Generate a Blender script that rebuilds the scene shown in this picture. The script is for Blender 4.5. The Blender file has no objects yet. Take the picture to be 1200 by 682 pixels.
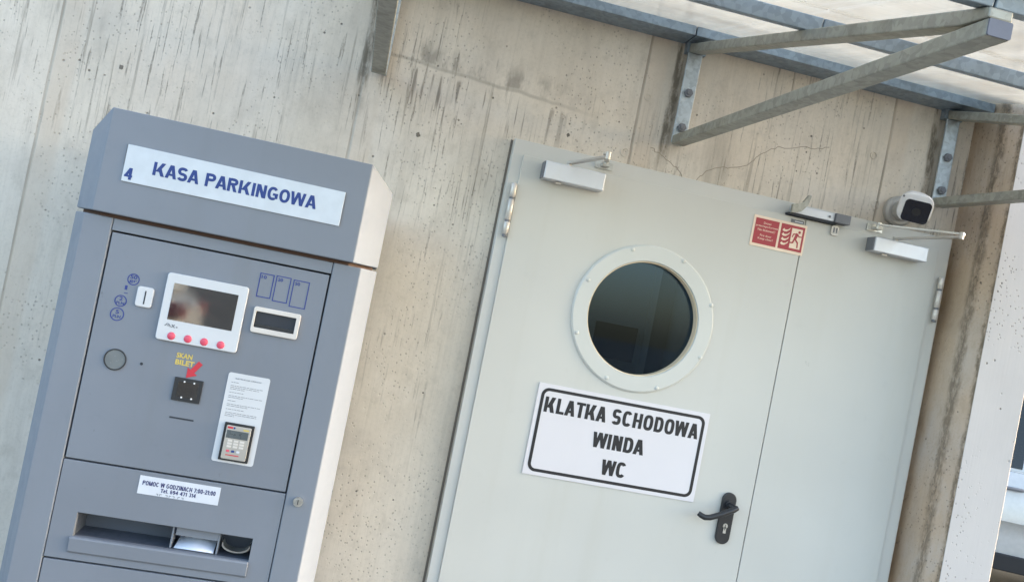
import bpy, bmesh, math, random
from mathutils import Vector, Matrix
R = math.radians
random.seed(7)
sc = bpy.context.scene
COL = sc.collection

# ------------------------------------------------------------------ camera
cd = bpy.data.cameras.new('camera'); cam = bpy.data.objects.new('camera', cd); COL.objects.link(cam)
YAW, PIT, ROL = 0.16123, 0.02159, 0.19767
fw = Vector((math.sin(YAW)*math.cos(PIT), math.cos(YAW)*math.cos(PIT), math.sin(PIT)))
r0 = Vector((math.cos(YAW), -math.sin(YAW), 0)); u0 = r0.cross(fw)
r1 = math.cos(ROL)*r0 + math.sin(ROL)*u0
u1 = -math.sin(ROL)*r0 + math.cos(ROL)*u0
M = Matrix((r1, u1, -fw)).transposed().to_4x4(); M.translation = (0, -2.9, 1.55)
cam.matrix_world = M
cd.sensor_fit = 'HORIZONTAL'; cd.sensor_width = 36; cd.lens = 36*1050/1200
cd.clip_start = 0.05; cd.clip_end = 2000
sc.camera = cam

# ------------------------------------------------------------------ sky, sun, exposure
SUN_EL, SUN_AZ = R(18), R(84.5)          # azimuth clockwise from +Y (the wall's inward normal)
w = bpy.data.worlds.new('World'); sc.world = w; w.use_nodes = True
nt = w.node_tree; nt.nodes.clear()
sky = nt.nodes.new('ShaderNodeTexSky'); sky.sky_type = 'NISHITA'; sky.sun_disc = False
sky.sun_elevation = SUN_EL; sky.sun_rotation = SUN_AZ; sky.dust_density = 2.6; sky.ozone_density = 0.4
bg = nt.nodes.new('ShaderNodeBackground'); bg.inputs['Strength'].default_value = 0.15
wo = nt.nodes.new('ShaderNodeOutputWorld')
nt.links.new(sky.outputs[0], bg.inputs[0]); nt.links.new(bg.outputs[0], wo.inputs[0])
sd = bpy.data.lights.new('sun', 'SUN'); sd.energy = 1.2; sd.angle = R(10); sd.color = (1, .985, .95)   # veiled, hazy sun
so = bpy.data.objects.new('sun', sd); COL.objects.link(so)
sdir = Vector((math.sin(SUN_AZ)*math.cos(SUN_EL), math.cos(SUN_AZ)*math.cos(SUN_EL), math.sin(SUN_EL)))
so.rotation_euler = sdir.to_track_quat('Z', 'Y').to_euler(); so.location = (20, 0, 20)
vs = sc.view_settings
vs.view_transform = 'Standard'; vs.look = 'None'; vs.gamma = 1; vs.use_curve_mapping = False
vs.exposure = 2.53

# ------------------------------------------------------------------ node helpers
class NT:
    def __init__(s, name):
        s.m = bpy.data.materials.new(name); s.m.use_nodes = True
        s.t = s.m.node_tree; s.t.nodes.clear()
        s.out = s.t.nodes.new('ShaderNodeOutputMaterial')
        s._co = None
    def n(s, typ, **kw):
        nd = s.t.nodes.new(typ)
        for k, v in kw.items(): setattr(nd, k, v)
        return nd
    def l(s, a, b): s.t.links.new(a, b)
    def co(s):
        if not s._co: s._co = s.n('ShaderNodeTexCoord').outputs['Object']
        return s._co
    def map(s, scale=(1,1,1), loc=(0,0,0), rot=(0,0,0)):
        m = s.n('ShaderNodeMapping'); s.l(s.co(), m.inputs[0])
        m.inputs['Scale'].default_value = scale; m.inputs['Location'].default_value = loc; m.inputs['Rotation'].default_value = rot
        return m.outputs[0]
    def noise(s, scale=(1,1,1), detail=4, rough=.55, loc=(0,0,0), dist=0):
        x = s.n('ShaderNodeTexNoise'); s.l(s.map(scale, loc), x.inputs['Vector'])
        x.inputs['Scale'].default_value = 1; x.inputs['Detail'].default_value = detail
        x.inputs['Roughness'].default_value = rough; x.inputs['Distortion'].default_value = dist
        return x.outputs['Fac']
    def vor(s, scale=(1,1,1), out='Distance', rand=1):
        x = s.n('ShaderNodeTexVoronoi'); s.l(s.map(scale), x.inputs['Vector'])
        x.inputs['Scale'].default_value = 1; x.inputs['Randomness'].default_value = rand
        return x.outputs[out]
    def ramp(s, fac, a, b, va=0., vb=1.):
        x = s.n('ShaderNodeMapRange'); x.clamp = True; x.interpolation_type = 'SMOOTHSTEP'
        s.l(fac, x.inputs[0]); x.inputs[1].default_value = a; x.inputs[2].default_value = b
        x.inputs[3].default_value = va; x.inputs[4].default_value = vb
        return x.outputs[0]
    def math(s, op, a, b=None, c=None):
        x = s.n('ShaderNodeMath', operation=op)
        for i, v in enumerate((a, b, c)):
            if v is None: continue
            if hasattr(v, 'links'): s.l(v, x.inputs[i])
            else: x.inputs[i].default_value = v
        return x.outputs[0]
    def mix(s, fac, a, b, mode='MIX'):
        x = s.n('ShaderNodeMix', data_type='RGBA', blend_type=mode)
        for i, v in ((0, fac), (6, a), (7, b)):
            if hasattr(v, 'links'): s.l(v, x.inputs[i])
            elif i == 0: x.inputs[0].default_value = v
            else: x.inputs[i].default_value = (*v, 1)
        return x.outputs[2]
    def xyz(s):
        x = s.n('ShaderNodeSeparateXYZ'); s.l(s.co(), x.inputs[0]); return x.outputs
    def bump(s, h, strength=.3, dist=.01):
        b = s.n('ShaderNodeBump'); b.inputs['Strength'].default_value = strength; b.inputs['Distance'].default_value = dist
        s.l(h, b.inputs['Height']); return b.outputs[0]
    def bsdf(s, color, rough=.5, metal=0., normal=None, spec=.5, coat=0.):
        p = s.n('ShaderNodeBsdfPrincipled')
        def put(k, v):
            if hasattr(v, 'links'): s.l(v, p.inputs[k])
            elif isinstance(v, tuple): p.inputs[k].default_value = (*v, 1)
            else: p.inputs[k].default_value = v
        put('Base Color', color); put('Roughness', rough); put('Metallic', metal); put('Specular IOR Level', spec)
        put('Coat Weight', coat)
        if normal: s.l(normal, p.inputs['Normal'])
        s.l(p.outputs[0], s.out.inputs[0]); return p

def paint(name, c, rough=.45, metal=0., dirt=.12, scale=6, bump=.04, spec=.5):
    """painted sheet metal or plastic: slight cloudiness, dirt and orange peel"""
    t = NT(name)
    big = t.noise((scale*.35,)*3, 3); fine = t.noise((scale*6,)*3, 5, .65)
    dk = tuple(x*(1-dirt) for x in c); lt = tuple(min(1, x*(1+dirt*.5)) for x in c)
    base = t.mix(t.ramp(big, .3, .7), dk, lt)
    base = t.mix(t.ramp(fine, .58, .8, 0, .35*min(1, dirt*5)), base, tuple(x*.7 for x in c))
    scuff = t.math('MULTIPLY', t.ramp(t.noise((38, 38, 22), 5, .7, (4, 1, 3)), .66, .74), t.ramp(t.noise((4, 4, 4), 2, .5, (9, 9, 2)), .5, .66))
    base = t.mix(t.math('MULTIPLY', scuff, min(.5, dirt*4)), base, tuple(x*.45 for x in c))
    wipe = t.noise((11, 11, .8), 4, .6, (2, 5, 5))
    base = t.mix(t.ramp(wipe, .5, .75, 0, min(.5, dirt*2.5)), base, (c[0]*.86, c[1]*.84, c[2]*.78))
    rr = t.ramp(fine, .3, .8, rough*.85, min(1, rough*1.2))
    t.bsdf(base, rr, metal, t.bump(t.noise((220,)*3, 2), bump, .002), spec)
    return t.m

def flat(name, c, rough=.5, metal=0., spec=.5):
    t = NT(name)
    f = t.noise((25,)*3, 3)
    t.bsdf(t.mix(t.ramp(f, .3, .7), tuple(x*.93 for x in c), c), rough, metal, None, spec)
    return t.m

def concrete(name, warm, cool, streak=1., joints=True, zpour=True, edge=False, gr=1.):
    t = NT(name)
    X, Y, Z = t.xyz()[0:3]
    big = t.noise((.9, .9, .6), 4, .6, (3, 0, 1))
    mid = t.noise((5, 5, 2.2), 5, .6)
    base = t.mix(t.ramp(big, .35, .65), cool, warm)
    base = t.mix(t.ramp(mid, .35, .75, 0, .55), base, tuple(x*.80 for x in warm))
    # pinkish cement cloud
    base = t.mix(t.ramp(t.noise((2.3, 2.3, 1.1), 3, .5, (7, 2, 0)), .48, .7, 0, .5), base, (warm[0]*1.03, warm[1]*.965, warm[2]*.92))
    # isotropic sandiness and blotches
    sand = t.noise((130, 130, 130), 4, .7, (1, 2, 3))
    base = t.mix(t.ramp(sand, .5, .75, 0, .38), base, tuple(x*.66 for x in warm))
    base = t.mix(t.ramp(sand, .45, .25, 0, .25), base, tuple(min(.8, x*1.14) for x in warm))
    blo = t.noise((3.4, 3.4, 2.6), 6, .68, (5, 5, 9), .6)
    base = t.mix(t.ramp(blo, .50, .68, 0, .42), base, (warm[0]*.70, warm[1]*.70, warm[2]*.72))
    base = t.mix(t.ramp(blo, .46, .32, 0, .30), base, tuple(min(.8, x*1.13) for x in cool))
    # formwork grain, vertical
    grain = t.noise((95, 95, 2.2), 4, .6)
    base = t.mix(t.ramp(grain, .48, .78, 0, .42*gr), base, tuple(x*.70 for x in warm))
    grain2 = t.noise((34, 34, .9), 3, .55, (5, 1, 0))
    base = t.mix(t.ramp(grain2, .5, .75, 0, .34*gr), base, tuple(x*.72 for x in warm))
    grain3 = t.noise((210, 210, 3.5), 3, .6, (3, 8, 0))
    base = t.mix(t.ramp(grain3, .52, .76, 0, .40*gr), base, tuple(x*.66 for x in warm))
    # short dark vertical dashes where the boards bled, denser just under the pour line
    dash = t.noise((90, 90, 4.6), 2.5, .55, (1, 4, 2), .12)
    where = t.noise((1.9, 1.9, 1.5), 3, .6, (11, 3, 5))
    zt = t.math('ADD', t.math('MULTIPLY', t.ramp(Z, 1.45, 2.1, -.07, .09), t.ramp(Z, 2.42, 2.26, .2, 1)), t.math('MULTIPLY', t.ramp(X, -.1, -.4), t.ramp(Z, 1.75, 1.98, 0, .08)))
    hi = t.math('ADD', where, zt)
    dmask = t.math('MULTIPLY', t.ramp(dash, .59, .66), t.ramp(hi, .47, .62))
    base = t.mix(t.math('MULTIPLY', t.math('MULTIPLY', dmask, t.ramp(t.noise((150, 150, 60), 4, .7), .36, .55, .3, 1)), .72*streak), base, (.19, .17, .14))
    dash2 = t.noise((75, 75, 2.2), 4, .65, (2, 9, 1), .06)
    base = t.mix(t.math('MULTIPLY', t.ramp(dash2, .575, .67), t.ramp(hi, .46, .66, .05, .42*streak)), base, (.16, .14, .11))
    # dark damp smudges
    sm = t.noise((6, 6, 1.3), 5, .65, (4, 2, 8))
    base = t.mix(t.ramp(sm, .56, .78, 0, .38*streak), base, (.22, .20, .165))
    mot = t.noise((22, 22, 16), 6, .7, (6, 6, 1))
    base = t.mix(t.ramp(mot, .5, .72, 0, .36), base, tuple(x*.62 for x in warm))
    base = t.mix(t.ramp(mot, .45, .28, 0, .25), base, tuple(min(.8, x*1.12) for x in warm))
    if edge:   # ragged dirty bleed lines along the arris of the pier
        e = t.math('MULTIPLY_ADD', t.math('SUBTRACT', t.noise((16, 16, 9), 6, .75), .5), .045, Y)
        sp = t.ramp(t.noise((70, 70, 26), 5, .75), .34, .58, .15, 1)
        k = t.math('MULTIPLY', t.ramp(e, -.206, -.198), t.ramp(e, -.180, -.194))
        k2 = t.math('MULTIPLY', t.ramp(e, -.152, -.132), t.ramp(e, -.086, -.112))
        k = t.math('MULTIPLY', t.math('MAXIMUM', k, t.math('MULTIPLY', k2, .85)), sp)
        base = t.mix(t.math('MULTIPLY', k, .85), base, (.13, .105, .075))
        rust = t.ramp(Y, -.06, .03); low = t.ramp(Z, 1.9, .6)
        base = t.mix(t.math('MULTIPLY', t.math('MAXIMUM', rust, t.math('MULTIPLY', low, .5)), t.ramp(t.noise((7, 7, 2.5), 5, .65), .35, .7, .1, .8)), base, (.33, .215, .125))
        side = t.ramp(Y, -.197, -.200)
        base = t.mix(side, base, t.mix(t.ramp(mid, .35, .75, 0, .5), cool, tuple(x*.86 for x in cool)))
    # pores
    pv = t.vor((26, 26, 26)); psel = t.noise((9, 9, 9), 2, .5, (2, 2, 2))
    pores = t.math('MULTIPLY', t.ramp(pv, .13, .07), t.ramp(psel, .53 if edge else .54, .64))
    pv2 = t.vor((75, 75, 60)); psel2 = t.noise((4, 4, 3), 3, .5, (8, 2, 4))
    pores2 = t.math('MULTIPLY', t.ramp(pv2, .24, .13), t.ramp(psel2, .44, .60))
    pores = t.math('MAXIMUM', pores, t.math('MULTIPLY', pores2, .6 if edge else .42))
    base = t.mix(t.math('MULTIPLY', pores, .8), base, (.10, .09, .08))
    h = t.math('MULTIPLY_ADD', grain, .4*gr, t.math('MULTIPLY', mid, .4))
    if joints:
        wob = t.math('MULTIPLY_ADD', t.noise((6, 6, 1.5), 3), .016, X)
        fr = t.math('FRACT', t.math('DIVIDE', t.math('SUBTRACT', wob, .787-9.2), .92))
        d = t.math('MULTIPLY', fr, .92)
        line = t.ramp(d, .012, .004); lb = t.ramp(t.noise((14, 14, 2), 4, .6), .3, .6, .15, .8)
        base = t.mix(t.math('MULTIPLY', line, lb), base, (.17, .15, .12))
        band = t.math('MULTIPLY', t.ramp(d, .085, .06), t.ramp(t.noise((3, 3, 2), 3), .35, .6, .1, .5))
        base = t.mix(band, base, (warm[0]*.86, warm[1]*.80, warm[2]*.76))
        h = t.math('MULTIPLY_ADD', line, -.8, h)
    if zpour:
        for xa in (.893, 1.877, -.135):      # rust-brown and mossy run-off beside the canopy posts
            q = t.math('MULTIPLY_ADD', t.noise((30, 30, 6), 4, .7), .03, X)
            k = t.math('MULTIPLY', t.ramp(q, xa-.008, xa+.006), t.ramp(q, xa+.040, xa+.022))
            k = t.math('MULTIPLY', k, t.math('MULTIPLY', t.ramp(Z, 2.02, 2.25), t.ramp(t.noise((40, 40, 12), 4, .7), .38, .6, .25, .85)))
            base = t.mix(k, base, (.13, .11, .08))
        zz = t.math('MULTIPLY_ADD', X, .06, Z)
        zz = t.math('MULTIPLY_ADD', t.noise((7, 7, 1), 4), .03, zz)
        above = t.math('MULTIPLY', t.ramp(zz, 2.300, 2.312), t.ramp(zz, 2.40, 2.335))
        ab = t.ramp(t.noise((17, 17, 7), 4, .65, (1, 1, 1)), .42, .64)
        xs = t.math('MULTIPLY', t.ramp(X, -.2, .0), t.ramp(X, .75, .35))
        base = t.mix(t.math('MULTIPLY', t.math('MULTIPLY', above, ab), t.math('MULTIPLY', xs, .6)), base, (.17, .155, .13))
        ln = t.math('MULTIPLY', t.ramp(zz, 2.290, 2.298), t.ramp(zz, 2.309, 2.301))
        base = t.mix(t.math('MULTIPLY', t.math('MULTIPLY', ln, xs), .4), base, (.2, .18, .15))
        below = t.math('MULTIPLY', t.ramp(zz, 2.12, 2.20), t.ramp(zz, 2.285, 2.27))
        d3 = t.noise((52, 52, 3.5), 2, .5, (9, 1, 3), .1)
        base = t.mix(t.math('MULTIPLY', t.math('MULTIPLY', below, t.ramp(d3, .54, .63)), t.math('MULTIPLY', xs, .65)), base, (.13, .11, .09))
    hh = t.math('MULTIPLY_ADD', pores, -1.2, h)
    t.bsdf(base, t.ramp(mid, .3, .7, .78, .95), 0, t.bump(hh, .55, .006), .3)
    return t.m

def galv(name, c, metal=.55, rough=.5, streak=.5):
    t = NT(name)
    sp = t.vor((70, 70, 70), 'Color'); bw = t.n('ShaderNodeRGBToBW'); t.l(sp, bw.inputs[0])
    st = t.noise((28, 28, 28), 5, .65); bl = t.noise((9, 9, 9), 4, .6, (3, 3, 3))
    base = t.mix(t.ramp(bw.outputs[0], .2, .8), tuple(x*.86 for x in c), tuple(min(1, x*1.1) for x in c))
    base = t.mix(t.ramp(st, .5, .72, 0, streak), base, tuple(min(1, x*1.45) for x in c))
    base = t.mix(t.ramp(bl, .5, .75, 0, .55), base, (c[0]*.5, c[1]*.48, c[2]*.42))
    t.bsdf(base, t.ramp(st, .3, .7, rough*.85, rough*1.25), metal, t.bump(st, .12, .003))
    return t.m

MAT = {}
MAT['wall'] = concrete('wall_concrete', (.655, .59, .495), (.645, .595, .525), gr=.42)
MAT['pier'] = concrete('pier_concrete', (.54, .41, .285), (.48, .475, .475), .35, False, False, True, .35)
MAT['asphalt'] = None
MAT['door'] = paint('door_paint', (.535, .54, .51), .42, 0, .08, 2.5, .03)
MAT['frame'] = paint('frame_paint', (.54, .545, .52), .45, 0, .06, 5, .03)
MAT['ring'] = paint('ring_paint', (.55, .565, .54), .35, 0, .04, 5, .02)
MAT['cream'] = flat('cream_gasket', (.72, .60, .42), .5)
MAT['kiosk'] = paint('kiosk_paint', (.205, .229, .268), .60, 0, .09, 3, .03, .3)
MAT['kiosk_panel'] = paint('kiosk_panel_paint', (.198, .220, .258), .58, 0, .12, 3.5, .03, .3)
MAT['dark'] = flat('dark_cavity', (.025, .03, .04), .7)
MAT['black'] = paint('black_plastic', (.022, .024, .028), .38, 0, .2, 9, .05)
MAT['white'] = paint('white_plastic', (.60, .62, .65), .38, 0, .05, 9, .02)
MAT['plate'] = paint('white_plate', (.66, .65, .685), .4, 0, .03, 5, .01)
MAT['ivory'] = paint('ivory_plastic', (.62, .59, .56), .42, 0, .12, 14, .03)
MAT['sticker'] = flat('sticker_paper', (.62, .65, .71), .5)
MAT['signwhite'] = flat('lightbox_acrylic', (.56, .62, .69), .25)
MAT['ink_blue'] = flat('blue_ink', (.014, .042, .21), .5)
MAT['ink_blue2'] = flat('blue_line', (.02, .04, .22), .5)
MAT['ink_navy'] = flat('navy_ink', (.03, .03, .12), .5)
MAT['ink_black'] = flat('black_ink', (.013, .013, .016), .5)
MAT['ink_grey'] = flat('grey_ink', (.16, .17, .19), .6)
MAT['ink_yellow'] = flat('yellow_ink', (.62, .47, .10), .6)
MAT['red'] = flat('red_vinyl', (.52, .03, .05), .45)
MAT['pinkred'] = flat('red_button', (.66, .085, .14), .35)
MAT['fire_red'] = flat('fire_red', (.36, .035, .05), .45)
MAT['fire_cream'] = flat('photoluminescent_cream', (.80, .66, .53), .5)
MAT['steel'] = galv('brushed_steel', (.52, .52, .50), .85, .32, .2)
MAT['galv'] = galv('galvanised_bracket', (.33, .335, .30), .45, .5)
MAT['galv_plate'] = galv('galvanised_post', (.40, .45, .48), .5, .48, .6)
MAT['purlin'] = galv('galvanised_purlin', (.25, .31, .37), .4, .5, .25)
MAT['silver'] = paint('silver_closer', (.60, .63, .68), .38, .3, .07, 9, .02)
MAT['hinge'] = paint('hinge_metal', (.58, .56, .53), .4, .4, .2, 20, .05)
MAT['capgrey'] = paint('smoked_cap', (.16, .18, .19), .25, 0, .3, 18, .02)
MAT['capblue'] = paint('tube_cap_paint', (.12, .135, .18), .5, 0, .15, 20, .03)
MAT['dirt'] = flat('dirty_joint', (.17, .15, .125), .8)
MAT['tray_shade'] = paint('tray_shade_paint', (.075, .09, .12), .45, 0, .15, 9, .03)  # dark colour stands in for shade inside the shallow tray
MAT['crackmat'] = flat('crack_dirt', (.30, .26, .21), .9)
MAT['rustdark'] = flat('rusty_seal', (.10, .06, .048), .8)
MAT['taillight'] = flat('tail_lamp', (.20, .012, .018), .3)
MAT['rubber'] = flat('rubber', (.02, .02, .022), .75)
MAT['led'] = flat('led_lens', (.85, .85, .85), .3)
MAT['glint'] = flat('glint_white', (.72, .78, .90), .6)
MAT['camwhite'] = paint('camera_white', (.74, .74, .74), .35, 0, .04, 12, .01)
MAT['camgrey'] = paint('camera_base', (.40, .38, .35), .45, 0, .15, 20, .02)
MAT['carpaint'] = flat('car_silver', (.58, .58, .57), .22, .15)
MAT['carglass'] = flat('car_glass', (.012, .015, .017), .06)
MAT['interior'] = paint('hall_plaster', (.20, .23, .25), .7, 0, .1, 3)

def glossy_dark(name, c, rough):
    t = NT(name); f = t.noise((7, 7, 7), 4)
    t.bsdf(t.mix(t.ramp(f, .3, .7), c, tuple(x*1.8 for x in c)), t.ramp(t.noise((40, 40, 40), 4), .3, .8, rough, rough*2.2), 0, None, .6)
    return t.m
MAT['screen'] = glossy_dark('display_glass', (.010, .011, .012), .035)
for nd in MAT['screen'].node_tree.nodes:
    if nd.type == 'BSDF_PRINCIPLED': nd.inputs['IOR'].default_value = 2.0; nd.inputs['Specular IOR Level'].default_value = .5
MAT['lens'] = glossy_dark('camera_lens_glass', (.003, .005, .012), .05)
MAT['lcd'] = glossy_dark('lcd_glass', (.05, .06, .065), .2)

def mk_glass():
    t = NT('porthole_glass')
    tr = t.n('ShaderNodeBsdfTransparent'); tr.inputs[0].default_value = (.50, .58, .58, 1)
    gl = t.n('ShaderNodeBsdfGlossy'); gl.inputs['Roughness'].default_value = .03
    gl.inputs[0].default_value = (.62, .78, 1, 1)
    fr = t.n('ShaderNodeFresnel'); fr.inputs[0].default_value = 1.42
    mx = t.n('ShaderNodeMixShader'); t.l(fr.outputs[0], mx.inputs[0]); t.l(tr.outputs[0], mx.inputs[1]); t.l(gl.outputs[0], mx.inputs[2])
    t.l(mx.outputs[0], t.out.inputs[0]); return t.m
MAT['glass'] = mk_glass()

def mk_sheet():
    t = NT('polycarbonate_sheet')
    ribs = t.n('ShaderNodeTexWave', wave_type='BANDS', bands_direction='X'); t.l(t.map((1, 1, 1)), ribs.inputs['Vector'])
    ribs.inputs['Scale'].default_value = 26; ribs.inputs['Distortion'].default_value = .3
    dirt = t.noise((2.2, 9, 2), 5, .65); str_ = t.noise((26, 1.6, 3), 4, .6)
    c = t.mix(t.ramp(dirt, .35, .7), (.60, .58, .53), (.44, .41, .36))
    c = t.mix(t.ramp(str_, .5, .75, 0, .35), c, (.80, .79, .75))
    c = t.mix(t.math('MULTIPLY', ribs.outputs[1], .14), c, (.6, .56, .5))
    tl = t.n('ShaderNodeBsdfTranslucent'); t.l(c, tl.inputs[0])
    df = t.n('ShaderNodeBsdfDiffuse'); t.l(c, df.inputs[0])
    tp = t.n('ShaderNodeBsdfTransparent'); tp.inputs[0].default_value = (.92, .91, .88, 1)
    m1 = t.n('ShaderNodeMixShader'); m1.inputs[0].default_value = .3; t.l(tl.outputs[0], m1.inputs[1]); t.l(df.outputs[0], m1.inputs[2])
    m2 = t.n('ShaderNodeMixShader'); t.l(t.ramp(dirt, .3, .7, .32, .56), m2.inputs[0]); t.l(tp.outputs[0], m2.inputs[1]); t.l(m1.outputs[0], m2.inputs[2])
    t.l(m2.outputs[0], t.out.inputs[0]); return t.m
MAT['sheet'] = mk_sheet()
MAT['strip'] = flat('clear_glazing_strip', (.85, .86, .86), .3)

def mk_asphalt():
    t = NT('paving')
    a = t.noise((140,)*3, 4, .7); b = t.noise((.5,)*3, 4); v = t.vor((90, 90, 90))
    base = t.mix(t.ramp(a, .3, .7), (.06, .058, .054), (.13, .125, .115))
    base = t.mix(t.ramp(b, .4, .65, 0, .5), base, (.09, .087, .08))
    t.bsdf(base, .9, 0, t.bump(v, .5, .004)); return t.m
MAT['asphalt'] = mk_asphalt()

# ------------------------------------------------------------------ mesh helpers
def box(bm, x0, x1, y0, y1, z0, z1, mat=None):
    vs_ = [bm.verts.new((x, y, z)) for x in (x0, x1) for y in (y0, y1) for z in (z0, z1)]
    fs = []
    for f in ((0,1,3,2), (4,6,7,5), (0,4,5,1), (2,3,7,6), (0,2,6,4), (1,5,7,3)):
        fs.append(bm.faces.new([vs_[i] for i in f]))
    if mat is not None: bmesh.ops.transform(bm, matrix=mat, verts=vs_)
    return vs_
def prism(bm, pts, a, b, axis='y'):
    """closed polygon extruded along an axis; pts are (x,z) for y, (x,y) for z, (y,z) for x"""
    def P(p, t):
        return {'y': (p[0], t, p[1]), 'z': (p[0], p[1], t), 'x': (t, p[0], p[1])}[axis]
    A = [bm.verts.new(P(p, a)) for p in pts]; B = [bm.verts.new(P(p, b)) for p in pts]
    n = len(pts)
    bm.faces.new(A); bm.faces.new(B[::-1])
    for i in range(n): bm.faces.new((A[i], B[i], B[(i+1) % n], A[(i+1) % n]))
    return A+B
def rrect(x0, x1, z0, z1, r, n=6):
    pts = []
    for cx, cz, a0 in ((x1-r, z1-r, 0), (x0+r, z1-r, 90), (x0+r, z0+r, 180), (x1-r, z0+r, 270)):
        for k in range(n+1):
            a = R(a0+90*k/n); pts.append((cx+r*math.cos(a), cz+r*math.sin(a)))
    return pts
def ring_prism(bm, outer, inner, y0, y1):
    """frame between two outlines with the same number of points"""
    n = len(outer)
    O0 = [bm.verts.new((p[0], y0, p[1])) for p in outer]; O1 = [bm.verts.new((p[0], y1, p[1])) for p in outer]
    I0 = [bm.verts.new((p[0], y0, p[1])) for p in inner]; I1 = [bm.verts.new((p[0], y1, p[1])) for p in inner]
    for i in range(n):
        j = (i+1) % n
        bm.faces.new((O0[i], O0[j], I0[j], I0[i])); bm.faces.new((O1[i], I1[i], I1[j], O1[j]))
        bm.faces.new((O0[i], O1[i], O1[j], O0[j])); bm.faces.new((I0[i], I0[j], I1[j], I1[i]))
def circ(cx, cz, r, n=48): return [(cx+r*math.cos(2*math.pi*k/n), cz+r*math.sin(2*math.pi*k/n)) for k in range(n)]
def disc(bm, cx, cz, r, y0, y1, n=32): return prism(bm, circ(cx, cz, r, n), y0, y1)
def tube(bm, pts, rad, n=12):
    rad = rad if isinstance(rad, (list, tuple)) else [rad]*len(pts)
    pts = [Vector(p) for p in pts]; rings = []
    for i, p in enumerate(pts):
        d = (pts[min(i+1, len(pts)-1)]-pts[max(i-1, 0)]).normalized()
        a = d.cross(Vector((.31, .17, .93))).normalized(); b = d.cross(a)
        rings.append([bm.verts.new(p+(a*math.cos(2*math.pi*k/n)+b*math.sin(2*math.pi*k/n))*rad[i]) for k in range(n)])
    for q, s in zip(rings, rings[1:]):
        for k in range(n): bm.faces.new((q[k], q[(k+1) % n], s[(k+1) % n], s[k]))
    bm.faces.new(rings[0][::-1]); bm.faces.new(rings[-1])
def bar(bm, p, q, wd, ht, up=(0, 0, 1)):
    """rectangular bar from p to q; wd across, ht along up"""
    p, q = Vector(p), Vector(q); d = (q-p).normalized(); a = d.cross(Vector(up)).normalized(); b = a.cross(d)
    vs_ = []
    for c in (p, q):
        for s, t in ((-1, -1), (1, -1), (1, 1), (-1, 1)): vs_.append(bm.verts.new(c+a*s*wd/2+b*t*ht/2))
    for f in ((3,2,1,0), (4,5,6,7), (0,1,5,4), (1,2,6,5), (2,3,7,6), (3,0,4,7)): bm.faces.new([vs_[i] for i in f])
def dome(bm, c, axis, r, h, n=12):
    axis = Vector(axis).normalized(); a = axis.cross(Vector((.3, .2, .9))).normalized(); b = axis.cross(a); c = Vector(c)
    rings = []
    for k in range(4):
        t = k/4*math.pi/2
        rings.append([bm.verts.new(c+axis*h*math.sin(t)+(a*math.cos(2*math.pi*j/n)+b*math.sin(2*math.pi*j/n))*r*math.cos(t)) for j in range(n)])
    top = bm.verts.new(c+axis*h)
    for q, s in zip(rings, rings[1:]):
        for j in range(n): bm.faces.new((q[j], q[(j+1) % n], s[(j+1) % n], s[j]))
    for j in range(n): bm.faces.new((rings[-1][j], rings[-1][(j+1) % n], top))
    bm.faces.new(rings[0][::-1])

def link(name, bm, mat, parent=None, bevel=0, smooth=False, seg=2):
    bmesh.ops.recalc_face_normals(bm, faces=bm.faces[:])
    me = bpy.data.meshes.new(name); bm.to_mesh(me); bm.free()
    o = bpy.data.objects.new(name, me); COL.objects.link(o)
    me.materials.append(MAT[mat] if isinstance(mat, str) else mat)
    if smooth:
        for p in me.polygons: p.use_smooth = True
        try: me.set_sharp_from_angle(angle=R(35))
        except Exception: pass
    if bevel:
        b = o.modifiers.new('bevel', 'BEVEL'); b.width = bevel; b.segments = seg; b.limit_method = 'ANGLE'; b.angle_limit = R(40)
        b.harden_normals = False
    if parent:
        o.parent = parent; o.matrix_parent_inverse = Matrix.Translation(parent_world(parent)).inverted()
    return o
def parent_world(p):
    v = Vector(p.location)
    if p.parent: return Vector(PW.get(p.name, v))
    return v
PW = {}
def B(): return bmesh.new()
def thing(name, label, cat, loc=(0, 0, 0), group=None):
    o = bpy.data.objects.new(name, None); COL.objects.link(o); o.location = loc; o.empty_display_size = .1
    o['label'] = label; o['category'] = cat
    if group: o['group'] = group
    return o
def part(name, bm, mat, parent, **kw):
    """mesh given in world coordinates, parented without moving it"""
    o = link(name, bm, mat, None, **kw)
    root = parent
    while root.parent: root = root.parent
    o.parent = parent
    if parent is root: o.matrix_parent_inverse = Matrix.Translation(Vector(root.location)).inverted()
    else: o.matrix_parent_inverse = Matrix.Identity(4)
    return o
def tag(o, label=None, cat=None, group=None, kind=None):
    for k, v in (('label', label), ('category', cat), ('group', group), ('kind', kind)):
        if v: o[k] = v
    return o

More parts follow.
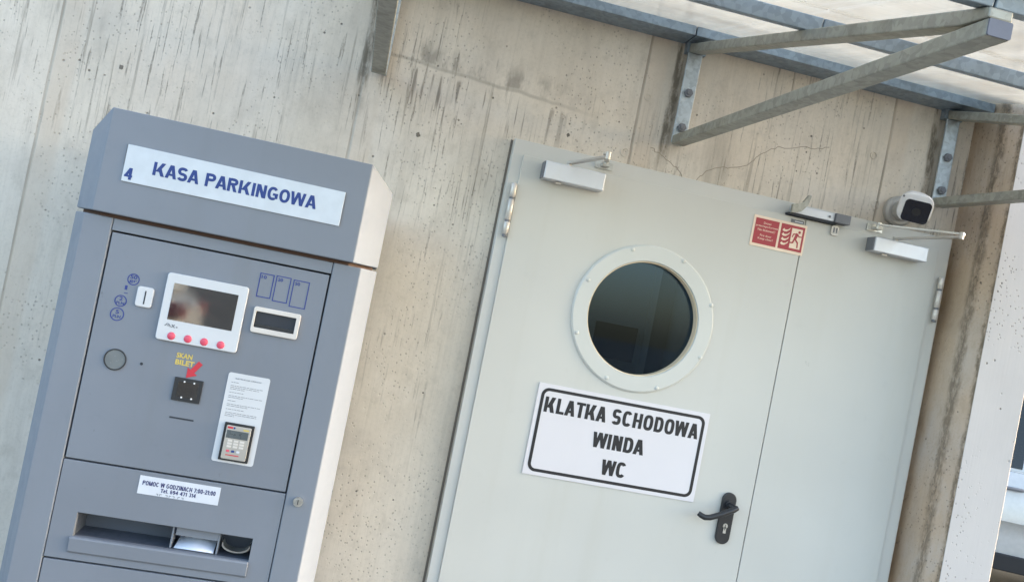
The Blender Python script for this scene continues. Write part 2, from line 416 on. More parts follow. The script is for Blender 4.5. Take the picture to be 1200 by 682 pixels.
def text_bm(bm, s, x0, x1, z0, z1, y, th=.0004, bold=.012, align_box=True, rot=0):
    """lettering as thin raised mesh, fitted to the box x0..x1, z0..z1, facing -Y at plane y"""
    cu = bpy.data.curves.new('lettering', 'FONT'); cu.body = s; cu.size = 1; cu.offset = bold; cu.resolution_u = 3
    ob = bpy.data.objects.new('lettering', cu); COL.objects.link(ob)
    dg = bpy.context.evaluated_depsgraph_get(); dg.update()
    me = bpy.data.meshes.new_from_object(ob.evaluated_get(dg))
    xs = [v.co.x for v in me.vertices]; ys = [v.co.y for v in me.vertices]
    ax, bx, ay, by = min(xs), max(xs), min(ys), max(ys)
    vm = [bm.verts.new((x0+(v.co.x-ax)/(bx-ax)*(x1-x0), y, z0+(v.co.y-ay)/(by-ay)*(z1-z0))) for v in me.vertices]
    fs = []
    for p in me.polygons:
        try: fs.append(bm.faces.new([vm[i] for i in p.vertices]))
        except ValueError: pass
    bmesh.ops.remove_doubles(bm, verts=vm, dist=1e-6)
    fs = [f for f in fs if f.is_valid]
    ex = bmesh.ops.extrude_face_region(bm, geom=fs)
    bmesh.ops.translate(bm, vec=(0, -th, 0), verts=[e for e in ex['geom'] if isinstance(e, bmesh.types.BMVert)])
    bpy.data.objects.remove(ob); bpy.data.curves.remove(cu); bpy.data.meshes.remove(me)

def ribbon(path, t, closed=False):
    """list of quads following a path with constant width and mitred corners"""
    P = [Vector(p) for p in path]; n = len(P); L, Q = [], []
    for i in range(n):
        if closed: a, b = (P[i]-P[i-1]).normalized(), (P[(i+1) % n]-P[i]).normalized()
        else:
            a = (P[i]-P[i-1]).normalized() if i else (P[1]-P[0]).normalized()
            b = (P[i+1]-P[i]).normalized() if i < n-1 else a
        na, nb = Vector((-a.y, a.x)), Vector((-b.y, b.x)); m = (na+nb).normalized(); k = t/2/max(.35, m.dot(na))
        L.append(P[i]+m*k); Q.append(P[i]-m*k)
    return L, Q, closed
def arc(cx, cy, rx, ry, a0, a1, n=14, e=1.0):
    out = []
    for k in range(n+1):
        a = R(a0+(a1-a0)*k/n); c, s_ = math.cos(a), math.sin(a)
        out.append((cx+rx*math.copysign(abs(c)**e, c), cy+ry*math.copysign(abs(s_)**e, s_)))
    return out
def glyph(ch, wd, t, e):
    """heavy grotesque capitals: returns (width, polygons, ribbons), cap height 1"""
    P, Rb = [], []; h = t/2; th = t*.86; w = wd
    V = lambda x: P.append([(x, 0), (x+t, 0), (x+t, 1), (x, 1)])
    def slant(xa, xb, ya, yb, s): P.append([(xa, ya), (xa+s, ya), (xb+s, yb), (xb, yb)])
    if ch == 'I': w = t; V(0)
    elif ch == 'K':
        w = wd*1.16; V(0); s = t*1.2; slant(t*.80, w-s-.02, .30, 1, s); slant(w-s, w*.36, 0, .60, s)
    elif ch == 'L': w = wd*.86; V(0); P.append([(t, 0), (w, 0), (w, th), (t, th)])
    elif ch == 'T': P += [[(w/2-h, 0), (w/2+h, 0), (w/2+h, 1-th), (w/2-h, 1-th)], [(0, 1-th), (w, 1-th), (w, 1), (0, 1)]]
    elif ch == 'H': V(0); V(w-t); P.append([(t, .5-th/2), (w-t, .5-th/2), (w-t, .5+th/2), (t, .5+th/2)])
    elif ch == 'N': V(0); V(w-t); slant(w-t*1.25, t*.1, 0, 1, t*1.15)
    elif ch == 'A':
        w = wd*1.12; s = t*1.06; slant(0, w/2-s/2-.02, 0, 1, s); slant(w-s, w/2-s/2+.02, 0, 1, s); P.append([(w*.22, .2), (w*.78, .2), (w*.72, .2+th*.9), (w*.28, .2+th*.9)])
    elif ch == 'W':
        w = wd*1.55; s = t*1.0; q = w/4
        slant(q-s/2, 0, 0, 1, s); slant(q-s/2, 2*q-s/2, 0, 1, s); slant(3*q-s/2, 2*q-s/2, 0, 1, s); slant(3*q-s/2, w-s, 0, 1, s)
    elif ch == 'O':
        w = wd*1.06; Rb.append((arc(w/2, .5, w/2-h, .5-th/2, 0, 360, 44, e)[:-1], True))
    elif ch == 'C': w = wd*1.02; Rb.append((arc(w/2, .5, w/2-h, .5-th/2, 38, 322, 34, e), False))
    elif ch == 'G':
        w = wd*1.06; Rb.append((arc(w/2, .5, w/2-h, .5-th/2, 40, 305, 34, e), False)); P += [[(w-t, .10), (w, .16), (w, .54), (w-t, .54)], [(w*.52, .54-th), (w-t, .54-th), (w-t, .54), (w*.52, .54)]]
    elif ch == 'D':
        V(0); x0 = t*.9; Rb.append(([(x0, th/2), (w*.42, th/2)]+arc(w*.42, .5, w*.58-h, .5-th/2, -88, 88, 20, e)+[(w*.42, 1-th/2), (x0, 1-th/2)], False))
    elif ch in 'PR':
        V(0); x0 = t*.9; cy = .72 if ch == 'P' else .735; ry = 1-cy-th/2
        Rb.append(([(x0, cy-ry), (w*.55, cy-ry)]+arc(w*.55, cy, w*.45-h, ry, -86, 86, 14, e)+[(w*.55, 1-th/2), (x0, 1-th/2)], False))
        if ch == 'R': slant(w-t*1.12, w*.40, 0, .46, t*1.12)
    elif ch == 'S':
        w = wd*.98; ry = .25-th/4
        Rb.append((arc(w/2, 1-th/2-ry, w/2-h, ry, 22, 262, 20, e)+arc(w/2, th/2+ry, w/2-h, ry, 82, -158, 20, e), False))
    elif ch == '4':
        w = wd*.9; P += [[(w*.58, 0), (w*.58+t, 0), (w*.58+t, 1), (w*.58, 1)], [(0, .22), (w*.58, .22), (w*.58, .22+th), (0, .22+th)], [(w*.58+t, .22), (w*1.05, .22), (w*1.05, .22+th), (w*.58+t, .22+th)]]
        slant(0, w*.58-t*.1, .30, 1, t*1.05); w *= 1.05
    elif ch == 'M':
        w = wd*1.25; V(0); V(w-t); slant(w/2-t*.45, t*.1, 0, 1, t*.9); slant(w/2-t*.45, w-t, 0, 1, t*.9)
    elif ch == 'Z': P += [[(0, 0), (w, 0), (w, th), (0, th)], [(0, 1-th), (w, 1-th), (w, 1), (0, 1)]]; slant(0, w-t*1.2, th*.9, 1-th*.9, t*1.2)
    elif ch == '0': w = wd*.85; Rb.append((arc(w/2, .5, w/2-h, .5-th/2, 0, 360, 32, e)[:-1], True))
    elif ch == '1': w = wd*.5; V(w-t); slant(0, w-t, .70, .98, t*.9)
    elif ch == '7': w = wd*.8; P.append([(0, 1-th), (w, 1-th), (w, 1), (0, 1)]); slant(w*.18, w-t*1.05, 0, 1-th*.9, t*1.05)
    elif ch == '2':
        w = wd*.85; Rb.append((arc(w/2, .70, w/2-h, .30-th/2, 170, -35, 16, e), False)); P.append([(0, 0), (w, 0), (w, th), (0, th)]); slant(0, w-t*1.25, th*.9, .60, t*1.2)
    elif ch == '3':
        w = wd*.85; Rb.append((arc(w/2, .745, w/2-h, .255-th/2, 150, -88, 16, e), False)); Rb.append((arc(w/2, .275, w/2-h, .275-th/2, 88, -150, 16, e), False))
    elif ch in '69':
        w = wd*.85; rot = (lambda p: p) if ch == '6' else (lambda p: (w-p[0], 1-p[1]))
        Rb.append(([rot(p) for p in arc(w/2, .33, w/2-h, .33-th/2, 0, 360, 26, e)[:-1]], True))
        Rb.append(([rot(p) for p in arc(w/2, .5, w/2-h, .5-th/2, 45, 190, 16, e)], False))
    elif ch == 'l': w = t; V(0)
    elif ch == 'e':
        w = wd*.82; Rb.append((arc(w/2, .37, w/2-h, .37-th/2, 10, 318, 24, e), False)); P.append([(t*.8, .33), (w-t*.2, .33), (w-t*.2, .33+th*.85), (t*.8, .33+th*.85)])
    elif ch == ':': w = t; P += [[(0, 0), (t, 0), (t, th*1.1), (0, th*1.1)], [(0, .52), (t, .52), (t, .52+th*1.1), (0, .52+th*1.1)]]
    elif ch == '.': w = t; P.append([(0, 0), (t, 0), (t, th*1.1), (0, th*1.1)])
    elif ch == '-': w = wd*.5; P.append([(0, .33), (w, .33), (w, .33+th), (0, .33+th)])
    elif ch == ' ': w = wd*.42
    return w, P, Rb
def heavy_text(bm, s_, x0, x1, z0, z1, y, wd=.6, t=.2, gap=.09, e=1., th=.0005):
    """block capitals fitted between x0 and x1"""
    items = []; x = 0
    for i, ch in enumerate(s_):
        w_, P, Rb = glyph(ch, wd, t, e)
        g = gap*.35 if ch in 'AWTL' or (i+1 < len(s_) and s_[i+1] in 'AWT') else gap
        items.append((x, P, Rb)); x += w_+g
    tot = x-g; k = (x1-x0)/tot; hz = z1-z0; lay = 0
    for xo, P, Rb in items:
        lay = 0
        f = lambda p: (x0+(xo+p[0])*k, z0+p[1]*hz)
        for poly in P:
            prism(bm, [f(p) for p in poly], y-th-lay*.00003, y); lay += 1
        for path, closed in Rb:
            L, Q, c = ribbon(path, t, closed); n = len(L); yy = y-th-lay*.00003; lay += 1
            a = [bm.verts.new((f(p)[0], yy, f(p)[1])) for p in L]; b = [bm.verts.new((f(p)[0], yy, f(p)[1])) for p in Q]
            a2 = [bm.verts.new((f(p)[0], y, f(p)[1])) for p in L]; b2 = [bm.verts.new((f(p)[0], y, f(p)[1])) for p in Q]
            for i in range(n if closed else n-1):
                j = (i+1) % n
                bm.faces.new((a[i], a[j], b[j], b[i])); bm.faces.new((a[i], a2[i], a2[j], a[j])); bm.faces.new((b[i], b[j], b2[j], b2[i]))

# ================================================================== SETTING
WY = .035                                     # front face of the concrete wall
bm = B()
n = 24
xs = [-150, -40, -12, 0, 12, 40, 150]
grid = [[bm.verts.new((x, y, 0)) for x in xs] for y in xs]
for i in range(6):
    for j in range(6): bm.faces.new((grid[i][j], grid[i][j+1], grid[i+1][j+1], grid[i+1][j]))
tag(link('ground', bm, 'asphalt'), kind='structure')

bm = B()
prism(bm, [(-5, 0), (.42, 0), (.42, 2.06), (1.95, 2.06), (1.95, 0), (2.02, 0), (2.02, 3.3), (-5, 3.3)], WY, WY+.2)
wall = link('concrete_wall', bm, 'wall')
tag(wall, 'beige board-marked concrete wall with dark streaks behind the machine and door', 'wall')
for x, z, r in ((.764, 2.151, .017), (.806, 2.350, .013), (1.699, 2.172, .017), (1.657, 2.342, .014), (.56, 2.163, .010), (.072, 2.051, .012), (-.86, 2.05, .012)):
    bm = B()
    if r > .0125:
        ring_prism(bm, circ(x, z, r, 20), circ(x, z, r*.66, 20), WY-.0025, WY+.01)
        part('tie_hole', bm, 'wall', wall, smooth=True)
    else:
        prism(bm, [(x+(p[0]-x)*random.uniform(.7, 1.25), z+(p[1]-z)*random.uniform(.7, 1.4)) for p in circ(x, z, r*.62, 11)], WY-.0008, WY+.004)
        part('tie_hole', bm, 'dirt', wall)

bm = B()
prism(bm, [(2.02, WY+.2), (2.02, -.13), (2.043, -.2), (2.224, -.2), (2.232, -.192), (2.232, WY+.2)], 0, 3.3, 'z')
tag(link('concrete_pier', bm, 'pier'), 'brown and pale grey concrete pier projecting right of the double door', 'pier')

random.seed(3)
for pts in ([(.985, 2.085), (1.02, 2.10), (1.06, 2.155), (1.13, 2.18), (1.20, 2.20), (1.235, 2.25), (1.30, 2.29), (1.42, 2.315), (1.50, 2.33)], [(.99, 2.09), (.96, 2.135), (.90, 2.165), (.84, 2.19)]):
    fine = []
    for p, q in zip(pts, pts[1:]):
        for k in range(6): fine.append((p[0]+(q[0]-p[0])*k/6+random.uniform(-.004, .004), p[1]+(q[1]-p[1])*k/6+random.uniform(-.004, .004)))
    L, Q, _ = ribbon(fine, .0022); bm = B()
    a = [bm.verts.new((p[0], WY-.0006, p[1])) for p in L]; b = [bm.verts.new((p[0], WY-.0006, p[1])) for p in Q]
    a2 = [bm.verts.new((p[0], WY+.004, p[1])) for p in L]; b2 = [bm.verts.new((p[0], WY+.004, p[1])) for p in Q]
    for i in range(len(L)-1):
        bm.faces.new((a[i], a[i+1], b[i+1], b[i])); bm.faces.new((a[i], a2[i], a2[i+1], a[i+1])); bm.faces.new((b[i], b[i+1], b2[i+1], b2[i]))
    part('hairline_crack', bm, 'crackmat', wall)
# dim hall behind the porthole
bm = B()
v = box(bm, .1, 2.15, WY+.15, 3.2, .004, 2.6)
bm.faces.ensure_lookup_table()
for f in (bm.faces[2], bm.faces[5]): bm.faces.remove(f)      # open towards the door, ceiling below
q = [bm.verts.new(p) for p in ((.1, WY+.15, 2.6), (2.15, WY+.15, 2.6), (2.15, 2.55, 2.6), (.1, 2.55, 2.6))]; bm.faces.new(q)   # ceiling stops short: made-up gap lets daylight into the hall
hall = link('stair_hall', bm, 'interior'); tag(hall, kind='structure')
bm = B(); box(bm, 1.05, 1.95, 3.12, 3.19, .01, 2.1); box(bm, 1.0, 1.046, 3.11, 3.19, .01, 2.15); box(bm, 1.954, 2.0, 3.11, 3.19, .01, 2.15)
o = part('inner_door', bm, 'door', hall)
bm = B(); box(bm, 1.60, 1.90, 3.10, 3.119, 1.36, 1.60); part('notice_board', bm, 'dark', o)
# ================================================================== CANOPY
SL = .226; TH = math.atan(SL)
def armz(y): return 2.209+SL*(y+1.385)        # underside of the sloping arm
can = thing('canopy', 'galvanised steel canopy with cloudy plastic sheets on brackets above the door', 'canopy', (.93, WY, 2.2))
for px0, px1 in ((-.116, -.065), (.903, .955), (1.886, 1.938)):
    bm = B(); box(bm, px0, px1, -.004, .004, 2.212, 2.522); box(bm, px1-.008, px1, .0042, WY, 2.212, 2.522)
    post = part('bracket_post', bm, 'galv_plate', can, bevel=.003)
    cx = (px0+px1)/2; yaw_ = .018 if px0 < 0 else .006
    for z in (2.385, 2.266):
        bm = B(); prism(bm, circ(cx, z, .0155, 6), -.015, -.0042); disc(bm, cx, z, .008, -.019, -.0152, 12)
        part('bolt', bm, 'ink_grey', post, bevel=.0015)
    a, b = px0+.002, px0+.048
    bm = B()                                   # horizontal strut out to the tip
    prism(bm, [(-.002, 2.206), (-.002, 2.236), (-1.555, 2.182), (-1.555, 2.152)], a, b, 'x')
    for v_ in bm.verts: v_.co.x -= v_.co.y*yaw_          # brackets sit a degree off square
    st = part('bracket_strut', bm, 'galv', can, bevel=.003)
    bm = B(); prism(bm, rrect(a+.001, b-.001, 2.1525, 2.1815, .003, 3), -1.5585, -1.5552)
    for v_ in bm.verts: v_.co.x -= v_.co.y*yaw_
    part('tube_cap', bm, 'capblue', st)
    bm = B()                                   # sloping arm under the sheets
    prism(bm, [(.0, armz(0)+.001), (.0, armz(0)+.031), (-1.5535, armz(-1.5535)+.031), (-1.5535, 2.1835), (-1.475, armz(-1.475)+.002)], a, b, 'x')
    for v_ in bm.verts: v_.co.x -= v_.co.y*yaw_
    part('bracket_arm', bm, 'galv', can, bevel=.003)
    bm = B(); box(bm, px0-.004, px1+.012, .004, WY, 2.524, 2.56)
    part('wall_cleat', bm, 'purlin', can)
def slope_box(x0, x1, yc, wdt, hgt, off, name, mat, bev=.002):
    """box lying on the roof slope: front edge at y = yc, wdt up the slope, off above the arms"""
    bm = B(); Mx = Matrix.Translation((0, yc, armz(yc)+.0305+off)) @ Matrix.Rotation(TH, 4, 'X')
    box(bm, x0, x1, 0, wdt, 0, hgt, Mx)
    return part(name, bm, mat, can, bevel=bev)
for x0, x1 in ((-.22, .893), (.897, 2.012)): bm = B(); box(bm, x0, x1, -.074, WY-.001, 2.558, 2.589); part('wall_purlin', bm, 'purlin', can, bevel=.002)
for x0, x1 in ((-.22, .953), (.956, 2.24)): 
    slope_box(x0, x1, -.86, .04, .036, .001, 'middle_purlin', 'purlin')
for x0, x1 in ((-.22, .926), (.930, 2.24)):
    slope_box(x0, x1, -1.545, .04, .036, .002, 'front_purlin', 'purlin')
for x0, x1, ya, yb in ((-.26, .952, -1.60, -.885), (.956, 2.26, -1.60, -.885), (-.26, .952, -.868, .02), (.956, 2.01, -.868, .02)):
    bm = B()
    n = 40; t0 = .030; t1 = .0355
    Mx = Matrix.Translation((0, ya, armz(ya)+.0305)) @ Matrix.Rotation(TH, 4, 'X'); L = (yb-ya)/math.cos(TH)
    rows = []
    for zz in (t0+.024, t1+.024):
        rows.append([[bm.verts.new(Mx @ Vector((x0+(x1-x0)*i/n, yy, zz+.0012*math.sin(i*2.1)))) for i in range(n+1)] for yy in (0, L)])
    for k, rw in enumerate(rows):
        for i in range(n): bm.faces.new((rw[0][i], rw[0][i+1], rw[1][i+1], rw[1][i]))
    for e in (0, 1):
        for i in range(n): bm.faces.new((rows[0][e][i], rows[1][e][i], rows[1][e][i+1], rows[0][e][i+1]))
    part('roof_sheet', bm, 'sheet', can, smooth=True)
# ================================================================== DOUBLE DOOR
FY, LY = -.010, -.018                          # front of frame, front of leaves
dd = thing('double_door', 'pale grey steel double door with a round porthole in the wider leaf', 'door', (1.185, WY, 0))
bm = B(); prism(bm, [(.382, 0), (.432, 0), (.432, 2.04), (1.934, 2.04), (1.934, 0), (1.988, 0), (1.988, 2.104), (.382, 2.104)], FY, WY+.06)
frame = part('door_frame', bm, 'frame', dd, bevel=.002)
bm = B(); box(bm, .3745, .3818, WY-.004, WY+.002, 0, 2.104); part('frame_joint', bm, 'dirt', frame)  # dirty joint, kept dark to carry the frame's contact shadow too
# main leaf with a round hole
PX, PZ = .921, 1.609
def leaf_with_hole(x0, x1, z0, z1, cx, cz, r, y0, y1):
    angs = [2*math.pi*k/72 for k in range(72)]+[math.atan2(z-cz, x-cx) % (2*math.pi) for x in (x0, x1) for z in (z0, z1)]
    angs = sorted(set(angs)); outer, inner = [], []
    for a in angs:
        c, s = math.cos(a), math.sin(a); t = 1e9
        if c > 1e-9: t = min(t, (x1-cx)/c)
        if c < -1e-9: t = min(t, (x0-cx)/c)
        if s > 1e-9: t = min(t, (z1-cz)/s)
        if s < -1e-9: t = min(t, (z0-cz)/s)
        outer.append((cx+t*c, cz+t*s)); inner.append((cx+r*c, cz+r*s))
    bm = B(); ring_prism(bm, outer, inner, y0, y1); return bm
bm = leaf_with_hole(.4185, 1.4245, .012, 2.056, PX, PZ, .20, LY, WY)
main = part('door_leaf', bm, 'door', dd, bevel=.0015)
bm = B(); box(bm, 1.4275, 1.9405, .012, 2.056, LY, WY) if False else box(bm, 1.4275, 1.9405, LY, WY, .012, 2.056)
side = part('door_leaf', bm, 'door', dd, bevel=.0015)
bm = B()                                       # porthole ring, bevelled lathe
prof = [(.196, LY+.03), (.1915, LY-.004), (.194, LY-.008), (.241, LY-.008), (.2465, LY-.004), (.2475, LY-.0002)]
N = 96; rings = []
for r_, y_ in prof: rings.append([bm.verts.new((PX+r_*math.cos(2*math.pi*k/N), y_, PZ+r_*math.sin(2*math.pi*k/N))) for k in range(N)])
for q, s in zip(rings, rings[1:]):
    for k in range(N): bm.faces.new((q[k], q[(k+1) % N], s[(k+1) % N], s[k]))
ring = part('porthole_ring', bm, 'ring', dd, smooth=True)
bm = B(); ring_prism(bm, circ(PX, PZ, .1925, 96), circ(PX, PZ, .1885, 96), LY-.001, LY+.030)
part('gasket', bm, 'cream', ring, smooth=True)
for x, z in ((.839, 1.828), (1.019, 1.826), (1.145, 1.700), (1.142, 1.520), (1.013, 1.392), (.836, 1.394), (.707, 1.522), (.710, 1.699)):
    bm = B(); dome(bm, (x, LY-.0078, z), (0, -1, 0), .0075, .0035, 14); part('rivet', bm, 'ring', ring, smooth=True)
bm = B(); disc(bm, PX, PZ, .196, LY+.030, LY+.036, 64); part('porthole_glass', bm, 'glass', dd)
# lever handle
bm = B(); prism(bm, rrect(1.3165, 1.3665, .915, 1.091, .0249, 8), LY-.011, LY-.0002)
hp = part('handle_plate', bm, 'black', dd, bevel=.003)
bm = B(); disc(bm, 1.342, 1.05, .015, LY-.018, LY-.0105, 20)
tube(bm, [(1.342, LY-.0175, 1.05), (1.344, LY-.04, 1.05), (1.3465, LY-.053, 1.049)], [.0095, .0095, .010], 14)
tube(bm, [(1.354, LY-.053, 1.052), (1.34, LY-.056, 1.044), (1.30, LY-.056, 1.022), (1.262, LY-.056, 1.006), (1.246, LY-.055, 1.004), (1.234, LY-.052, 1.0075), (1.224, LY-.047, 1.013)], [.0088, .0105, .0098, .0096, .0096, .0094, .0082], 14)
part('lever', bm, 'black', dd, smooth=True)
bm = B(); disc(bm, 1.343, .978, .0088, LY-.0125, LY-.0108, 20); box(bm, 1.338, 1.348, LY-.0125, LY-.0108, .953, .974)
cyl = part('lock_cylinder', bm, 'steel', dd)
bm = B(); box(bm, 1.3422, 1.3438, LY-.0135, LY-.0124, .964, .983); part('keyhole', bm, 'dark', cyl)
# hinges
for hx, z0, z1 in ((.407, 1.780, 1.958), (1.966, 1.803, 1.962), (.407, .22, .40), (1.966, .22, .38)):
    bm = B(); h = (z1-z0)
    for k, (a, b) in enumerate(((.05, .28), (.32, .70), (.74, 1.0))):
        tube(bm, [(hx, LY-.006, z0+h*a), (hx, LY-.006, z0+h*a+.003), (hx, LY-.006, z0+h*b-.003), (hx, LY-.006, z0+h*b)], [.0085, .0105, .0105, .0085], 16)
    hg = part('hinge', bm, 'hinge', dd, smooth=True)
    bm = B(); tube(bm, [(hx, LY-.006, z0), (hx, LY-.006, z0+h*.985)], .0078, 12); part('hinge_pin', bm, 'ink_grey', hg)
# door closers with their folding arms
def closer(x0, x1, z0, z1, sx, elbow, foot):
    bm = B(); box(bm, x0, x1, LY-.052, LY-.0005, z0, z1)
    c = part('door_closer', bm, 'silver', dd, bevel=.003)
    bm = B(); box(bm, x0+.045, x0+.065, LY-.034, LY-.018, z0-.007, z0-.0005); part('valve_screw', bm, 'hinge', c, bevel=.002)
    bm = B(); box(bm, x0-.004, x0-.0002, LY-.048, LY-.004, z0+.002, z1-.002); part('end_cap', bm, 'ink_grey', c)
    bm = B(); sy = LY-.028; zt = z1+.006
    tube(bm, [(sx, sy, z1-.002), (sx, sy, zt+.010)], .009, 14)
    bar(bm, (sx, sy, zt+.004), (elbow[0], elbow[1], zt+.014), .018, .006)
    tube(bm, [(elbow[0], elbow[1], zt+.007), (elbow[0], elbow[1], zt+.029)], .008, 12)
    part('closer_arm', bm, 'hinge', c, smooth=False)
    bm = B()
    bar(bm, (elbow[0]+.008*(1 if elbow[0] > foot[0] else -1), elbow[1], zt+.024), (foot[0], foot[1]-.03, foot[2]+.012), .016, .006)
    part('closer_arm', bm, 'hinge', c)
    bm = B(); box(bm, foot[0]-.030, foot[0]+.030, FY-.006, FY-.0003, foot[2]-.010, foot[2]+.014)
    box(bm, foot[0]-.012, foot[0]+.012, FY-.036, FY-.0065, foot[2]-.004, foot[2]+.004)
    tube(bm, [(foot[0], FY-.028, foot[2]+.004), (foot[0], FY-.028, foot[2]+.020)], .008, 12)
    part('closer_foot', bm, 'steel', c)
closer(.488, .690, 1.989, 2.046, .568, (.640, -.25), (.690, FY, 2.079))
closer(1.664, 1.867, 1.9955, 2.045, 1.75, (1.822, -.293), (1.684, FY, 2.079))
# closing-sequence selector on the top rail
bm = B(); box(bm, 1.362, 1.516, FY-.030, FY-.0004, 2.066, 2.094)
sel = part('sequence_selector', bm, 'silver', dd, bevel=.002)
bm = B(); prism(bm, [(1.352, 2.062), (1.385, 2.072), (1.405, 2.098), (1.412, 2.132), (1.403, 2.133), (1.388, 2.105), (1.352, 2.092)], FY-.045, FY-.0305); part('selector_lever', bm, 'galv', sel)
bm = B(); box(bm, 1.5165, 1.572, FY-.040, FY-.0004, 2.064, 2.096); disc(bm, 1.497, 2.080, .0045, FY-.034, FY-.0302, 10); part('selector_block', bm, 'ink_grey', sel, bevel=.002)
bm = B(); box(bm, 1.35, 1.53, FY-.026, FY-.0004, 2.0585, 2.0655); part('selector_rail', bm, 'dark', sel)
bm = B(); prism(bm, rrect(1.521, 1.549, 2.022, 2.0575, .006, 4), LY-.006, LY-.0003)
tab = part('strike_plate', bm, 'hinge', dd, bevel=.001)
for x in (1.531, 1.541):
    bm = B(); box(bm, x-.0022, x+.0022, LY-.0072, LY-.0061, 2.032, 2.050); part('slot', bm, 'ink_grey', tab)
bm = B(); box(bm, 1.372, 1.420, LY-.0018, LY-.0003, 2.036, 2.047); ml = part('maker_plate', bm, 'ink_grey', dd)
bm = B(); box(bm, 1.386, 1.415, LY-.0024, LY-.0019, 2.0395, 2.0425); part('maker_mark', bm, 'sticker', ml)

# ------------------------------------------------------------------ stairwell sign on the door
sg = thing('information_sign', 'white rectangular sign with black border reading KLATKA SCHODOWA WINDA WC below the porthole', 'sign', (.918, LY, 1.035))
SX0, SX1, SZ0, SZ1 = .6178, 1.218, 1.037, 1.339; SY = LY-.004
bm = B(); box(bm, SX0, SX1, SY, LY-.0004, SZ0, SZ1); part('sign_plate', bm, 'plate', sg, bevel=.0008)
bm = B(); ring_prism(bm, rrect(SX0+.013, SX1-.013, SZ0+.0125, SZ1-.0125, .026, 8), rrect(SX0+.0235, SX1-.0235, SZ0+.0225, SZ1-.0225, .0165, 8), SY-.0006, SY-.0001); part('border', bm, 'ink_black', sg)
for s_, a, b, z in (('KLATKA SCHODOWA', .648, 1.1875, 1.2475), ('WINDA', .830, 1.011, 1.162), ('WC', .878, .963, 1.077)):
    bm = B(); heavy_text(bm, s_, a, b, z, z+.0505, SY-.0001, .57, .205, .10, .72); part('lettering', bm, 'ink_black', sg)

# ------------------------------------------------------------------ red fire-door sign
fs_ = thing('fire_door_sign', 'small red and cream fire door sign with a running figure near the door top', 'sign', (1.336, LY, 1.93))
FYs = LY-.002
bm = B(); box(bm, 1.2385, 1.4345, FYs, LY-.0004, 1.9295, 2.0345); part('sign_plate', bm, 'fire_cream', fs_)
bm = B(); box(bm, 1.246, 1.3325, FYs-.0006, FYs-.0001, 1.939, 2.026); box(bm, 1.3405, 1.428, FYs-.0006, FYs-.0001, 1.939, 2.026); part('red_panel', bm, 'fire_red', fs_)
bm = B(); y_ = FYs-.0007
text_bm(bm, 'Drzwi', 1.276, 1.303, 2.0085, 2.0155, y_, .0003, .0)
text_bm(bm, 'przeciwpożarowe', 1.249, 1.330, 1.9955, 2.005, y_, .0003, .0)
text_bm(bm, 'Nie blokować!', 1.258, 1.322, 1.984, 1.9925, y_, .0003, .0)
text_bm(bm, 'Fire door', 1.270, 1.312, 1.966, 1.973, y_, .0003, .0)
text_bm(bm, 'Keep clear!', 1.264, 1.318, 1.953, 1.962, y_, .0003, .0)
part('lettering', bm, 'fire_cream', fs_)
bm = B(); box(bm, 1.381, 1.4205, y_-.0004, y_, 1.948, 2.017)           # doorway
for k in range(4):                                                      # flames
    z = 1.953+k*.0155; x = 1.3465
    pts = [(x, z+.004), (x+.006, z), (x+.016, z+.001), (x+.026, z+.009), (x+.029, z+.017), (x+.020, z+.0085), (x+.010, z+.0065), (x+.005, z+.011)]
    prism(bm, pts, y_-.0004, y_)
part('pictogram', bm, 'fire_cream', fs_)
bm = B(); yr = y_-.0005
disc(bm, 1.4095, 2.0065, .0047, yr-.0004, yr, 14)
def seg(p, q, wd):
    p, q = Vector(p), Vector(q); d = (q-p).normalized(); nrm = Vector((-d.y, d.x))*wd/2
    prism(bm, [tuple(p+nrm), tuple(q+nrm), tuple(q-nrm), tuple(p-nrm)], yr-.0004-random.random()*.0002, yr)
seg((1.403, 2.001), (1.3965, 1.980), .010); seg((1.404, 1.999), (1.389, 1.997), .0042); seg((1.3895, 1.998), (1.3855, 1.986), .0038)
seg((1.403, 1.998), (1.412, 1.990), .0042); seg((1.411, 1.991), (1.420, 1.992), .0038)
seg((1.3965, 1.982), (1.409, 1.969), .0056); seg((1.4085, 1.9705), (1.410, 1.952), .0048)
seg((1.3955, 1.982), (1.390, 1.966), .0056); seg((1.3905, 1.967), (1.377, 1.966), .0048)
part('running_figure', bm, 'fire_red', fs_)

# ================================================================== PARKING PAYMENT MACHINE
KX0, KX1 = -.768, .026
pk = thing('parking_payment_machine', 'tall blue-grey parking payment machine standing against the wall, hood reading KASA PARKINGOWA', 'payment machine', (-.371, -.25, 0))
PY = -.478                                     # front of the door panels
bm = B()
prism(bm, [(-.725, -.48), (-.6525, -.48), (-.6525, -.36), (-.0905, -.36), (-.0905, -.48), (-.017, -.48), (.0255, -.402), (.026, -.395), (.026, -.03), (-.768, -.03), (-.768, -.395), (-.7675, -.402)], .06, 1.582, 'z')
body = part('cabinet', bm, 'kiosk', pk, bevel=.003)
bm = B(); box(bm, -.651, -.092, -.4785, -.37, 1.5515, 1.5815); part('top_rail', bm, 'kiosk', pk, bevel=.0015)
bm = B(); prism(bm, [(-.70, -.45), (-.04, -.45), (.0, -.39), (.0, -.05), (-.74, -.05), (-.74, -.39)], 0, .0598, 'z'); part('plinth', bm, 'dark', pk)
bm = B(); prism(bm, [(-.690, -.470), (-.052, -.470), (.012, -.39), (.012, -.05), (-.754, -.05), (-.754, -.39)], 1.5822, 1.593, 'z'); part('hood_seal', bm, 'rustdark', pk)
bm = B()                                       # hood
F = [(-.702, -.5, 1.5915), (-.040, -.5, 1.5915), (.026, -.4, 1.5915), (.026, -.03, 1.5915), (-.768, -.03, 1.5915), (-.768, -.4, 1.5915)]
